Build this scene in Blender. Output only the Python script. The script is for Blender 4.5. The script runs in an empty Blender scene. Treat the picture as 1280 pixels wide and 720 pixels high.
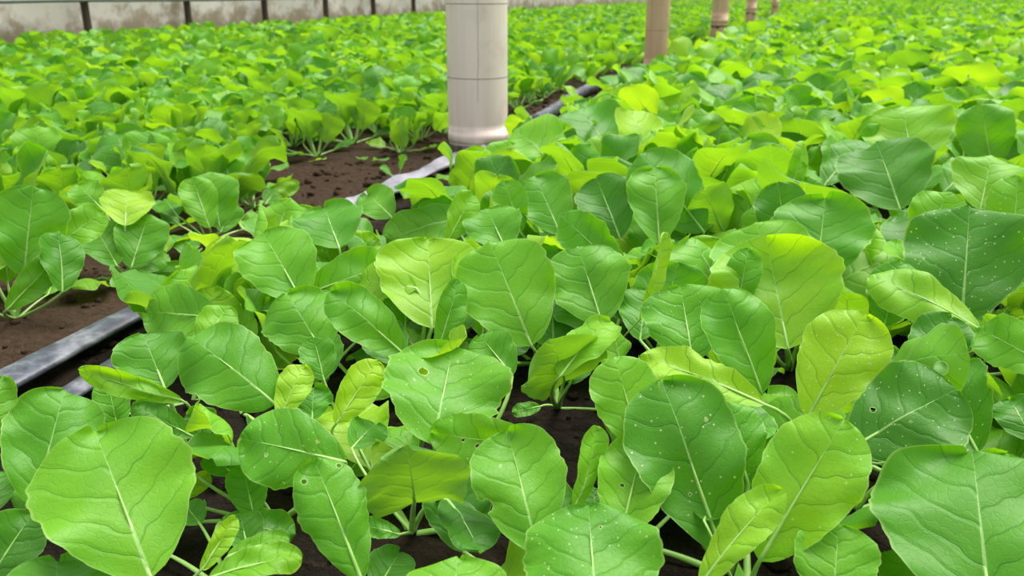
import bpy, math, random
import numpy as np
from mathutils import Vector, noise as mnoise

rng = np.random.default_rng(7)
scene = bpy.context.scene
COL = scene.collection
PI = math.pi

# ------------------------------------------------------------------ camera
F, H, VX, VY = 1050.0, 0.36, 1062.0, -10.0          # focal length in px, eye height, where the rows vanish
pitch = math.atan2(360 - VY, F)
yaw = math.atan2(VX - 640, F / math.cos(pitch))
_fh = np.array([-math.sin(yaw), math.cos(yaw), 0.0])
CR = np.array([math.cos(yaw), math.sin(yaw), 0.0])
CF = _fh * math.cos(pitch) - np.array([0, 0, math.sin(pitch)])
CU = _fh * math.sin(pitch) + np.array([0, 0, math.cos(pitch)])
CP = np.array([0.0, 0.0, H])


def ray(x, y):
    d = CR * (x - 640) + CU * (360 - y) + CF * F
    return d / np.linalg.norm(d)


def at(x, y, z=0.0):
    d = ray(x, y)
    return CP + d * ((z - H) / d[2])


def proj(P):
    v = np.asarray(P, float) - CP
    zc = v @ CF
    return 640 + F * (v @ CR) / zc, 360 - F * (v @ CU) / zc, zc


cam_d = bpy.data.cameras.new('camera')
cam = bpy.data.objects.new('camera', cam_d)
COL.objects.link(cam)
cam_d.sensor_width = 36.0
cam_d.lens = F / 1280 * 36.0
cam_d.clip_start = 0.02
cam.location = CP
cam.rotation_euler = (PI / 2 - pitch, 0, yaw)
cam_d.dof.use_dof = True
cam_d.dof.focus_distance = 0.64
cam_d.dof.aperture_fstop = 13.0
scene.camera = cam

# ------------------------------------------------------------------ render look
vs = scene.view_settings
scene.display_settings.display_device = 'sRGB'
vs.view_transform = 'Standard'
vs.look = 'None'
vs.gamma = 1.0
vs.use_curve_mapping = False
vs.exposure = 0.45

# ------------------------------------------------------------------ node helpers


def new_mat(name):
    m = bpy.data.materials.new(name)
    m.use_nodes = True
    nt = m.node_tree
    nt.nodes.clear()
    return m, nt


def nd(nt, typ, **kw):
    n = nt.nodes.new(typ)
    ins = kw.pop('ins', {})
    for k, v in kw.items():
        setattr(n, k, v)
    for k, v in ins.items():
        if isinstance(v, bpy.types.NodeSocket):
            nt.links.new(v, n.inputs[k])
        else:
            n.inputs[k].default_value = v
    return n


def mth(nt, op, a, b=None, c=None, clamp=False):
    n = nt.nodes.new('ShaderNodeMath')
    n.operation = op
    n.use_clamp = clamp
    for i, v in enumerate((a, b, c)):
        if v is None:
            continue
        if isinstance(v, bpy.types.NodeSocket):
            nt.links.new(v, n.inputs[i])
        else:
            n.inputs[i].default_value = v
    return n.outputs[0]


def sstep(nt, x, lo, hi):
    n = nt.nodes.new('ShaderNodeMapRange')
    n.interpolation_type = 'SMOOTHSTEP'
    nt.links.new(x, n.inputs['Value'])
    n.inputs['From Min'].default_value = lo
    n.inputs['From Max'].default_value = hi
    return n.outputs['Result']


def mixc(nt, f, a, b, blend='MIX'):
    n = nt.nodes.new('ShaderNodeMix')
    n.data_type = 'RGBA'
    n.blend_type = blend
    for k, v in ((0, f), (6, a), (7, b)):
        if isinstance(v, bpy.types.NodeSocket):
            nt.links.new(v, n.inputs[k])
        else:
            n.inputs[k].default_value = v
    return n.outputs[2]


def ramp(nt, f, stops):
    n = nt.nodes.new('ShaderNodeValToRGB')
    cr = n.color_ramp
    while len(cr.elements) < len(stops):
        cr.elements.new(0.5)
    for e, (p, c) in zip(cr.elements, stops):
        e.position = p
        e.color = (*c, 1)
    nt.links.new(f, n.inputs[0])
    return n.outputs[0]


def out(nt, sh):
    o = nt.nodes.new('ShaderNodeOutputMaterial')
    nt.links.new(sh, o.inputs['Surface'])
    return o


# ------------------------------------------------------------------ leaf materials
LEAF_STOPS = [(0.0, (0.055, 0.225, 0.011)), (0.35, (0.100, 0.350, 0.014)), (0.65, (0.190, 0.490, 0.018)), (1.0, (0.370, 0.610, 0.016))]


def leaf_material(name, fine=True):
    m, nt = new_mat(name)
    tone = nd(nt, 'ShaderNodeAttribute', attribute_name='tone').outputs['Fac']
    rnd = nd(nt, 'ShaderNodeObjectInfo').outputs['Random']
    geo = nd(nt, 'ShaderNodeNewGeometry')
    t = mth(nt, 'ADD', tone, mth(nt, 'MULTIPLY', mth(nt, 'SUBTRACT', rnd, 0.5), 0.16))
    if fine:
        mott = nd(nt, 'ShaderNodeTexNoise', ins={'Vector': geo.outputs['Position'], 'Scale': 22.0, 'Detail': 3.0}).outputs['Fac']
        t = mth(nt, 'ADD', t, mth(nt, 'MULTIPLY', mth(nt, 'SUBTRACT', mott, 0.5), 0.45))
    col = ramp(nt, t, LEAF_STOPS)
    under = mixc(nt, 0.45, col, (0.26, 0.50, 0.085, 1))
    normal = None
    alpha = None
    if fine:
        uv = nd(nt, 'ShaderNodeUVMap', uv_map='UVMap').outputs['UV']
        wob = nd(nt, 'ShaderNodeTexNoise', ins={'Vector': uv, 'Scale': 5.0, 'Detail': 1.0}).outputs['Fac']
        wob = mth(nt, 'MULTIPLY', mth(nt, 'SUBTRACT', wob, 0.5), 0.16)
        sx = nd(nt, 'ShaderNodeSeparateXYZ', ins={'Vector': uv})
        X = mth(nt, 'SUBTRACT', sx.outputs['X'], 0.5)
        V = sx.outputs['Y']
        side = mth(nt, 'MULTIPLY', mth(nt, 'GREATER_THAN', X, 0.0), 0.5)
        aX = mth(nt, 'ABSOLUTE', X)
        # side veins leave the midrib obliquely and bow towards the tip
        s = mth(nt, 'SUBTRACT', V, mth(nt, 'MULTIPLY', mth(nt, 'POWER', aX, 0.85), 0.62))
        s = mth(nt, 'ADD', s, wob)
        fr = mth(nt, 'FRACT', mth(nt, 'ADD', mth(nt, 'MULTIPLY', s, 5.4), side))
        d = mth(nt, 'ABSOLUTE', mth(nt, 'SUBTRACT', fr, 0.5))
        width = mth(nt, 'SUBTRACT', 0.040, mth(nt, 'MULTIPLY', aX, 0.065))
        vein = mth(nt, 'SUBTRACT', 1.0, sstep(nt, mth(nt, 'DIVIDE', d, width), 0.25, 1.0))
        wide = mth(nt, 'SUBTRACT', 1.0, sstep(nt, d, 0.0, 0.20))
        # fine net of veins
        dn = nd(nt, 'ShaderNodeTexNoise', ins={'Vector': uv, 'Scale': 24.0, 'Detail': 2.0}).outputs['Color']
        uvd = mixc(nt, 0.045, uv, dn)
        vor = nd(nt, 'ShaderNodeTexVoronoi', feature='DISTANCE_TO_EDGE', ins={'Vector': uvd, 'Scale': 19.0}).outputs['Distance']
        net = mth(nt, 'SUBTRACT', 1.0, sstep(nt, vor, 0.0, 0.10))
        mid = mth(nt, 'SUBTRACT', 1.0, sstep(nt, mth(nt, 'DIVIDE', aX, mth(nt, 'MAXIMUM', mth(nt, 'SUBTRACT', 0.017, mth(nt, 'MULTIPLY', V, 0.019)), 0.0012)), 0.55, 1.0))
        edge = nd(nt, 'ShaderNodeAttribute', attribute_name='edge').outputs['Fac']
        rim = sstep(nt, edge, 0.955, 1.0)
        fac_v = mth(nt, 'MULTIPLY', vein, 0.42)
        col = mixc(nt, fac_v, col, (0.030, 0.170, 0.018, 1))
        col = mixc(nt, mth(nt, 'MULTIPLY', net, 0.06), col, (0.04, 0.21, 0.02, 1))
        col = mixc(nt, mth(nt, 'MULTIPLY', mid, 0.75), col, (0.42, 0.66, 0.26, 1))
        col = mixc(nt, mth(nt, 'MULTIPLY', rim, 0.45), col, (0.48, 0.68, 0.22, 1))  # paler margin: light caught along the leaf edge, painted into the colour
        under = mixc(nt, mth(nt, 'MULTIPLY', vein, 0.30), under, (0.38, 0.60, 0.18, 1))
        under = mixc(nt, mth(nt, 'MULTIPLY', mid, 0.8), under, (0.45, 0.66, 0.28, 1))
        # pale feeding marks
        sp = nd(nt, 'ShaderNodeAttribute', attribute_name='spots').outputs['Fac']
        vs_ = nd(nt, 'ShaderNodeTexVoronoi', feature='F1', ins={'Vector': uv, 'Scale': 26.0})
        cell = nd(nt, 'ShaderNodeSeparateColor', ins={'Color': vs_.outputs['Color']}).outputs[0]
        clus = nd(nt, 'ShaderNodeTexNoise', ins={'Vector': uv, 'Scale': 4.0}).outputs['Fac']
        on = mth(nt, 'MULTIPLY', mth(nt, 'GREATER_THAN', mth(nt, 'MULTIPLY', sp, clus), mth(nt, 'MULTIPLY', cell, 0.62)), sstep(nt, sp, 0.02, 0.06))
        dot = mth(nt, 'MULTIPLY', mth(nt, 'SUBTRACT', 1.0, sstep(nt, vs_.outputs['Distance'], 0.10, 0.20)), on)
        col = mixc(nt, mth(nt, 'MULTIPLY', dot, 0.8), col, (0.62, 0.74, 0.42, 1))
        # eaten holes with a pale dry rim
        hol = nd(nt, 'ShaderNodeAttribute', attribute_name='hole').outputs['Fac']
        hw = mth(nt, 'ADD', hol, mth(nt, 'MULTIPLY', mth(nt, 'SUBTRACT', nd(nt, 'ShaderNodeTexNoise', ins={'Vector': uv, 'Scale': 30.0}).outputs['Fac'], 0.5), 0.012))
        hr = mth(nt, 'SUBTRACT', 1.0, sstep(nt, hw, 0.0, 0.010))
        col = mixc(nt, mth(nt, 'MULTIPLY', hr, 0.8), col, (0.55, 0.66, 0.32, 1))
        alpha = mth(nt, 'GREATER_THAN', hw, 0.0)
        hgt = mth(nt, 'ADD', mth(nt, 'MULTIPLY', vein, -0.30), mth(nt, 'MULTIPLY', wide, -0.28))
        hgt = mth(nt, 'ADD', hgt, mth(nt, 'MULTIPLY', net, -0.07))
        hgt = mth(nt, 'ADD', hgt, mth(nt, 'MULTIPLY', mott, 0.35))
        bm = nd(nt, 'ShaderNodeBump', ins={'Strength': 0.5, 'Distance': 0.0020, 'Height': hgt})
        normal = bm.outputs[0]
    both = mixc(nt, geo.outputs['Backfacing'], col, under)
    pb = nd(nt, 'ShaderNodeBsdfPrincipled', ins={'Base Color': both, 'Roughness': 0.43, 'Specular IOR Level': 0.4, 'Sheen Weight': 0.12, 'Sheen Roughness': 0.45, 'Sheen Tint': (0.9, 1.0, 0.85, 1)})
    tcol = mixc(nt, 1.0, both, (1.42, 1.22, 0.20, 1), 'MULTIPLY')
    tr = nd(nt, 'ShaderNodeBsdfTranslucent', ins={'Color': tcol})
    if normal is not None:
        nt.links.new(normal, pb.inputs['Normal'])
        nt.links.new(normal, tr.inputs['Normal'])
    mx = nd(nt, 'ShaderNodeMixShader', ins={0: 0.46, 1: pb.outputs[0], 2: tr.outputs[0]})
    sh = mx.outputs[0]
    if alpha is not None:
        tp = nd(nt, 'ShaderNodeBsdfTransparent')
        mh = nd(nt, 'ShaderNodeMixShader', ins={0: alpha, 1: tp.outputs[0], 2: sh})
        sh = mh.outputs[0]
    out(nt, sh)
    return m


M_LEAF = leaf_material('mustard_leaf')
M_LEAF_FAR = leaf_material('mustard_leaf_plain', fine=False)

m, nt = new_mat('pale_green_stalk')
geo = nd(nt, 'ShaderNodeNewGeometry')
nz = nd(nt, 'ShaderNodeTexNoise', ins={'Vector': geo.outputs['Position'], 'Scale': 60.0}).outputs['Fac']
c = ramp(nt, nz, [(0.3, (0.22, 0.44, 0.075)), (0.7, (0.40, 0.60, 0.20))])
pb = nd(nt, 'ShaderNodeBsdfPrincipled', ins={'Base Color': c, 'Roughness': 0.4, 'Subsurface Weight': 0.0})
out(nt, pb.outputs[0])
M_STALK = m

# ------------------------------------------------------------------ mesh helpers


def unit(v):
    return v / (np.linalg.norm(v) + 1e-12)


def mk_mesh(name, V, quads, mats, attrs=None, uv=None, smooth=True, mat_idx=None):
    me = bpy.data.meshes.new(name)
    V = np.asarray(V, np.float32)
    Q = np.asarray(quads, np.int32)
    k = Q.shape[1]
    me.vertices.add(len(V))
    me.vertices.foreach_set('co', V.ravel())
    me.loops.add(Q.size)
    me.loops.foreach_set('vertex_index', Q.ravel())
    me.polygons.add(len(Q))
    me.polygons.foreach_set('loop_start', np.arange(0, Q.size, k, dtype=np.int32))
    for mm in mats:
        me.materials.append(mm)
    if mat_idx is not None:
        me.polygons.foreach_set('material_index', np.asarray(mat_idx, np.int32))
    if uv is not None:
        l = me.uv_layers.new(name='UVMap')
        l.data.foreach_set('uv', np.asarray(uv, np.float32)[Q.ravel()].ravel())
    for k_, a in (attrs or {}).items():
        at_ = me.attributes.new(k_, 'FLOAT', 'POINT')
        at_.data.foreach_set('value', np.asarray(a, np.float32))
    me.update(calc_edges=True)
    me.polygons.foreach_set('use_smooth', np.full(len(Q), smooth))
    return me


def link(name, me, parent=None, loc=None):
    o = bpy.data.objects.new(name, me)
    COL.objects.link(o)
    if parent is not None:
        o.parent = parent
    if loc is not None:
        o.location = loc
    return o


def tag(o, label=None, cat=None, group=None, kind=None):
    for k, v in (('label', label), ('category', cat), ('group', group), ('kind', kind)):
        if v:
            o[k] = v
    return o


def empty(name, loc):
    o = bpy.data.objects.new(name, None)
    o.empty_display_size = 0.03
    COL.objects.link(o)
    o.location = loc
    return o


def grid_quads(nu, nv):
    i, j = np.meshgrid(np.arange(nu), np.arange(nv), indexing='ij')
    a = (i * (nv + 1) + j).ravel()
    return np.stack([a, a + nv + 1, a + nv + 2, a + 1], 1)


def leaf_geo(P0, P1, P2, N, w, nu=14, nv=18, bow=0.1, cup=0.25, wave=0.085, p=0.75, q=3.6, twist=0.0,
             rec=0.0, lobe=0.03, tone=0.5, spots=0.0, holes=(), bites=(), seed=0, stalk=True, r0=0.0026, skew=0.0, ripple=1.0):
    """One leaf: a blade from its base P1 to its tip P2 and a petiole from the crown P0 that runs on as the midrib."""
    rs = np.random.default_rng(seed + 11)
    P0, P1, P2 = (np.asarray(a, float) for a in (P0, P1, P2))
    ax = P2 - P1
    L = np.linalg.norm(ax)
    T0 = unit(ax)
    N = unit(N - T0 * (N @ T0))
    S0 = np.cross(T0, N)
    Cc = (P1 + P2) / 2 + N * bow * L + S0 * skew * L
    t = np.linspace(0, 1, nv + 1)
    v = 0.55 * t + 0.45 * (1 - (1 - t) ** 2)
    v[-1] = 0.999
    vv = v[:, None]
    cl = (1 - vv) ** 2 * P1 + 2 * vv * (1 - vv) * Cc + vv ** 2 * P2
    rr = np.clip((v - 0.5) / 0.5, 0, 1) ** 2
    cl = cl - N * (rec * L * rr)[:, None]
    T = np.gradient(cl, v, axis=0)
    T /= np.linalg.norm(T, axis=1)[:, None]
    Nn = N - T * (T @ N)[:, None]
    Nn /= np.linalg.norm(Nn, axis=1)[:, None]
    S = np.cross(T, Nn)
    ang = twist * (v - 0.2)
    ca, sa = np.cos(ang)[:, None], np.sin(ang)[:, None]
    Nn, S = Nn * ca + S * sa, S * ca - Nn * sa
    g = np.clip(v, 1e-4, 1) ** p * np.sqrt(np.clip(1 - v ** q, 0, 1))
    vf = np.linspace(0, 1, 200)
    g = g / (vf ** p * np.sqrt(1 - vf ** q)).max()
    h0 = w / 2 * g + 0.0012 * (1 - v)
    u = np.linspace(-1, 1, nu + 1)
    ph = rs.uniform(0, 6.28, 8)
    co = np.zeros((nu + 1, nv + 1, 3))
    X = np.zeros((nu + 1, nv + 1))
    for i, uu in enumerate(u):
        sd = 0 if uu < 0 else 1
        edge = abs(uu)
        k = 1 + lobe * (np.sin(v * 17 + ph[sd]) * 0.7 + np.sin(v * 31 + ph[2 + sd]) * 0.5 + np.sin(v * 63 + ph[4 + sd]) * 0.35 + np.abs(np.sin(v * 37 + ph[3])) * 0.5) * np.clip(v * 3, 0, 1) * np.clip((1 - v) * 6, 0, 1)
        for (bs, bv, bw, bd) in bites:
            if bs == (1 if uu > 0 else -1):
                k = k * (1 - bd * np.exp(-((v - bv) / bw) ** 4))
        h = h0 * k
        c_ = cup if abs(cup) > 1e-3 else 1e-3
        lat = h * np.sin(c_ * uu) / c_
        up = h * (1 - np.cos(c_ * uu)) / c_
        up = up + wave * w * edge ** 2.2 * (np.sin(v * 9.5 + ph[6] + sd * 2.1) * 0.6 + np.sin(v * 19 + ph[7] + sd) * 0.35) * np.clip(v * 2, 0, 1)
        und_ = 0.030 * L * (np.sin(v * 7.1 + uu * 2.3 + ph[0]) * 0.6 + np.sin(v * 12.3 - uu * 3.7 + ph[1]) * 0.4 + np.sin(uu * 4.2 + v * 3.0 + ph[2]) * 0.5) * np.clip(v * 2.5, 0, 1) * ripple
        co[i] = cl + S * lat[:, None] + Nn * (up + und_)[:, None]
        X[i] = lat / L
    n = (nu + 1) * (nv + 1)
    Vv = np.broadcast_to(v, (nu + 1, nv + 1))
    hole = np.full((nu + 1, nv + 1), 1.0)
    for (hx, hv, hr_) in holes:
        hole = np.minimum(hole, np.sqrt((X - hx) ** 2 + (Vv - hv) ** 2) - hr_)
    blade = dict(V=co.reshape(n, 3), Q=grid_quads(nu, nv), uv=np.stack([X.ravel() + 0.5, Vv.ravel()], 1),
                 attrs=dict(tone=np.full(n, tone), edge=np.repeat(np.abs(u), nv + 1), hole=hole.ravel(), spots=np.full(n, spots)))
    if not stalk:
        return blade, None
    # petiole and midrib as one tapering tube
    pl = np.linalg.norm(P1 - P0)
    C0 = 0.5 * (P1 - T[0] * pl * 0.4) + 0.5 * (P0 * 0.6 + P1 * 0.4 + np.array([0, 0, 0.25 * pl]))
    tt = np.linspace(0, 1, 8)[:-1, None]
    pet = (1 - tt) ** 2 * P0 + 2 * tt * (1 - tt) * C0 + tt ** 2 * P1
    js = [j for j in range(nv + 1) if v[j] <= 0.80]
    path = np.vstack([pet, cl[js] - Nn[js] * 0.0003])
    rad = np.concatenate([np.linspace(r0, r0 * 0.62, 7), r0 * 0.48 * np.clip(1 - v[js] / 0.80, 0, 1) ** 1.1 + 0.00012])
    Tt = np.gradient(path, axis=0)
    Tt /= np.linalg.norm(Tt, axis=1)[:, None] + 1e-12
    Np = np.vstack([np.repeat(Nn[:1], 7, 0), Nn[js]])
    Np = Np - Tt * (Np * Tt).sum(1)[:, None]
    Np /= np.linalg.norm(Np, axis=1)[:, None] + 1e-12
    Sp = np.cross(Tt, Np)
    ns = 7
    a = np.linspace(0, 2 * PI, ns, endpoint=False)
    ring = path[:, None] + rad[:, None, None] * (np.cos(a)[None, :, None] * Sp[:, None] * 1.15 + np.sin(a)[None, :, None] * Np[:, None] * 0.85)
    m_ = len(path)
    Vs = ring.reshape(-1, 3)
    q_ = []
    for r in range(m_ - 1):
        for s in range(ns):
            q_.append((r * ns + s, r * ns + (s + 1) % ns, (r + 1) * ns + (s + 1) % ns, (r + 1) * ns + s))
    return blade, dict(V=Vs, Q=np.array(q_))


def add_leaf(root, blade, stalk, base, sub=True, mat=None):
    """A leaf of the plant ROOT (its origin is BASE); the stalk is the leaf's sub-part."""
    mat = mat or M_LEAF
    if sub:
        me = mk_mesh('leaf', blade['V'] - base, blade['Q'], [mat], blade['attrs'], blade['uv'])
        lo = link('leaf', me, root)
        sm = mk_mesh('stalk', stalk['V'] - base, stalk['Q'], [M_STALK])
        so = link('stalk', sm, lo)
        return lo
    me = joined_mesh('leaf', [(blade, stalk)], base, mat)
    return link('leaf', me, root)


def joined_mesh(name, leaves, base, mat):
    V, Q, uv, mi = [], [], [], []
    at_ = {k: [] for k in ('tone', 'edge', 'hole', 'spots')}
    off = 0
    for blade, stalk in leaves:
        nb = len(blade['V'])
        V.append(blade['V'] - base); Q.append(blade['Q'] + off); uv.append(blade['uv'])
        mi += [0] * len(blade['Q'])
        for k in at_:
            at_[k].append(blade['attrs'][k])
        off += nb
        if stalk is not None:
            n = len(stalk['V'])
            V.append(stalk['V'] - base); Q.append(stalk['Q'] + off); uv.append(np.zeros((n, 2)))
            mi += [1] * len(stalk['Q'])
            for k in at_:
                at_[k].append(np.ones(n) if k == 'hole' else np.zeros(n))
            off += n
    return mk_mesh(name, np.vstack(V), np.vstack(Q), [mat, M_STALK], {k: np.concatenate(a) for k, a in at_.items()}, np.vstack(uv), mat_idx=mi)


# ------------------------------------------------------------------ ground


def soil_h(x, y):
    n1 = mnoise.noise(Vector((x * 9, y * 9, 0.3)))
    n2 = mnoise.noise(Vector((x * 28, y * 28, 1.7)))
    n3 = mnoise.noise(Vector((x * 70, y * 70, 4.1)))
    return 0.006 * n1 + 0.0045 * n2 + 0.0028 * n3


def graded(lo, a, b, hi, fine, ratio=1.14):
    xs = list(np.arange(a, b, fine))
    st, x = fine, xs[-1]
    while x < hi:
        st *= ratio; x += st; xs.append(min(x, hi))
    st, x = fine, a
    pre = []
    while x > lo:
        st *= ratio; x -= st; pre.append(max(x, lo))
    return np.array(pre[::-1] + xs)


gx = graded(-5.2, -1.25, 0.35, 9.0, 0.0095)
gy = graded(-0.6, 0.15, 1.9, 30.0, 0.0095)
GX, GY = np.meshgrid(gx, gy, indexing='ij')
GZ = np.array([soil_h(a, b) for a, b in zip(GX.ravel(), GY.ravel())])
floor_me = mk_mesh('floor', np.stack([GX.ravel(), GY.ravel(), GZ], 1), grid_quads(len(gx) - 1, len(gy) - 1), [])
m, nt = new_mat('dark_soil')
geo = nd(nt, 'ShaderNodeNewGeometry')
P = geo.outputs['Position']
n1 = nd(nt, 'ShaderNodeTexNoise', ins={'Vector': P, 'Scale': 6.0, 'Detail': 6.0, 'Roughness': 0.65}).outputs['Fac']
n2 = nd(nt, 'ShaderNodeTexNoise', ins={'Vector': P, 'Scale': 90.0, 'Detail': 5.0, 'Roughness': 0.7}).outputs['Fac']
c = ramp(nt, n1, [(0.30, (0.006, 0.004, 0.003)), (0.52, (0.014, 0.009, 0.006)), (0.72, (0.032, 0.021, 0.013))])  # bed soil, darkened in its colour for the shade under the leaves
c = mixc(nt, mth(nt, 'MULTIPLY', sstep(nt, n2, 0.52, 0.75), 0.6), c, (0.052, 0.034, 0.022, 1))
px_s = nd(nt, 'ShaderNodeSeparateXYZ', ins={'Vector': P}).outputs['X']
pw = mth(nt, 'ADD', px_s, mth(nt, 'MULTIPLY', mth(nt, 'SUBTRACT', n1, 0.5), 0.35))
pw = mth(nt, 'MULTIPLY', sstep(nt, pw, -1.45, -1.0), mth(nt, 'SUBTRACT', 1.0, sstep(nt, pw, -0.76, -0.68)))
dry_lit = mixc(nt, n2, (0.030, 0.017, 0.010, 1), (0.110, 0.066, 0.040, 1))  # dry path crust; daylight on the open path is also in this colour
c = mixc(nt, mth(nt, 'MULTIPLY', pw, 0.75), c, dry_lit)
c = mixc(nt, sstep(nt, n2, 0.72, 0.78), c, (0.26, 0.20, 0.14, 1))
vo = nd(nt, 'ShaderNodeTexVoronoi', ins={'Vector': P, 'Scale': 75.0}).outputs['Distance']
hh = mth(nt, 'ADD', n2, mth(nt, 'MULTIPLY', vo, -0.6))
bm = nd(nt, 'ShaderNodeBump', ins={'Strength': 1.0, 'Distance': 0.012, 'Height': hh})
pb = nd(nt, 'ShaderNodeBsdfPrincipled', ins={'Base Color': c, 'Roughness': 0.92, 'Specular IOR Level': 0.15, 'Normal': bm.outputs[0]})
out(nt, pb.outputs[0])
M_SOIL = m
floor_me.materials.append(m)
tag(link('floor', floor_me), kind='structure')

# crumbs of soil: nobody could count them, one object
ico_v, ico_f = None, None
import bmesh
b_ = bmesh.new()
bmesh.ops.create_icosphere(b_, subdivisions=2, radius=1.0)
ico_v = np.array([v.co[:] for v in b_.verts])
ico_f = np.array([[v.index for v in f.verts] for f in b_.faces])
b_.free()
cv, cf = [], []
rc = np.random.default_rng(3)
for k in range(2200):
    if k < 900:
        x, y = rc.uniform(-1.0, -0.62), rc.uniform(0.3, 3.2)
    else:
        x, y = rc.uniform(-0.75, 0.5), rc.uniform(0.25, 1.2)
    r = 0.0022 + 0.009 * rc.random() ** 3.5
    nrm = np.array([1 + 0.45 * mnoise.noise(Vector(v) * 1.3 + Vector((k * 3.1, 0, 0))) + 0.25 * mnoise.noise(Vector(v) * 3.1 + Vector((0, k * 1.7, 0))) for v in ico_v])
    vv = ico_v * nrm[:, None] * r * np.array([1, rc.uniform(0.7, 1.1), rc.uniform(0.55, 0.85)])
    cv.append(vv + np.array([x, y, soil_h(x, y) + r * 0.25]))
    cf.append(ico_f + k * len(ico_v))
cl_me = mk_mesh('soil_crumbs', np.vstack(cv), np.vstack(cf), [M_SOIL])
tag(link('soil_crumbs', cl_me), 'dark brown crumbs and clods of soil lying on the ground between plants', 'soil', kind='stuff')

# ------------------------------------------------------------------ foreground plants
# crown of each plant as a point of the photograph on the ground, and its label
PLANTS = {
    'P01': ((205, 775), 'mustard plant at lower left corner with the very broad smooth front leaf'),
    'P02': ((5, 690), 'mustard plant at the left edge with upright oval leaf below the grey hose'),
    'P03': ((290, 745), 'small mustard plant at lower left with pale low leaf and curled narrow leaf'),
    'P04': ((345, 650), 'mustard plant at left with wide hole-dotted leaf spreading over dark soil'),
    'P05': ((455, 750), 'mustard plant in front with leaf bent sideways and holes along its rim'),
    'P06': ((515, 668), 'mustard plant with cupped leaf seen from beneath and bare stalks on soil'),
    'P07': ((575, 600), 'mustard plant with large pale leaf showing a black round hole'),
    'P08': ((695, 745), 'mustard plant in front centre with upright oval leaf bitten at its left margin'),
    'P09': ((742, 850), 'mustard plant at bottom centre with round leaf marked by white specks'),
    'P10': ((565, 850), 'mustard plant at bottom edge of which only one broad leaf top shows'),
    'P11': ((775, 700), 'mustard plant with light yellow-green oval leaf beside a narrow folded leaf'),
    'P12': ((905, 715), 'mustard plant with tall shaded dark leaf leaning left and sprinkled with pinholes'),
    'P13': ((935, 760), 'mustard plant at lower right with bright yellow-green leaf and slim leaf before it'),
    'P14': ((1045, 820), 'mustard plant at bottom right with small rounded leaf under the bright leaf'),
    'P15': ((1250, 800), 'mustard plant in the lower right corner with the largest dark veined leaf'),
    'P16': ((1070, 640), 'mustard plant at right with broad deeply shaded leaf and a bare pale stalk'),
    'P17': ((1235, 610), 'mustard plant at right edge with torn notched leaf standing upright'),
    'P18': ((1000, 580), 'mustard plant with glowing yellow pointed leaf peppered with tiny bite marks'),
    'P19': ((905, 520), 'mustard plant with smooth bright flat leaf beside round speckled grey-green leaf'),
    'P20': ((985, 465), 'mustard plant with glowing yellow hooded leaf around a small inner leaf'),
    'P21': ((1105, 500), 'mustard plant at right with wide drooping leaf pierced by one round hole'),
    'P22': ((1205, 450), 'mustard plant at right edge with large dark round leaf sprinkled with white dots'),
    'P23': ((1025, 385), 'mustard plant with round veined leaf right above the glowing hooded leaf'),
    'P24': ((698, 508), 'mustard plant in open dark soil gap with folded leaves like a tent'),
    'P25': ((672, 455), 'mustard plant at centre with tall round leaf and one curled narrow leaf'),
    'P26': ((765, 435), 'mustard plant right of centre with oval bright leaf below a curled pale leaf'),
    'P27': ((520, 470), 'mustard plant left of centre with yellow backlit leaf and long slanting leaf'),
    'P28': ((395, 480), 'mustard plant by the path with three light broad leaves fanned out'),
    'P29': ((430, 550), 'mustard plant with one big drooping grey-green leaf and two upright yellow leaves'),
    'P30': ((235, 570), 'mustard plant beside the grey hose with round leaf and narrow sideways leaves'),
    'P31': ((275, 455), 'mustard plant at the path edge with flat round leaf covering the hose'),
    'P32': ((425, 372), 'mustard plant at path edge with round leaf against the brown soil'),
    'P33': ((600, 345), 'mustard plant with light round leaf just behind the tall central leaf'),
    'P34': ((690, 345), 'mustard plant with smooth tilted oval leaf left of a dark crinkled leaf'),
    'P35': ((825, 350), 'mustard plant with upright folded leaf edged in bright yellow'),
    'P39': ((20, 397), 'mustard plant of the far bed at the left edge with big overlapping round leaves'),
    'P40': ((163, 342), 'mustard plant of the far bed with dark round leaf and flat leaf on soil'),
    'P41': ((262, 305), 'mustard plant of the far bed with slim stalks and light oval leaves by soil'),
    'P42': ((318, 262), 'mustard plant at the far bed corner with tall round leaf and narrow outstretched leaf'),
    'P37': ((1145, 268), 'mustard plant with very wide glowing yellow-green leaf, behind the dark folded one'),
    'P38': ((1245, 300), 'mustard plant at the right edge with smooth oval leaf above the dotted round leaf'),
    'P36': ((1130, 320), 'mustard plant with wide dark grey-green leaf and sharp folded pale ridge'),
}
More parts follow.
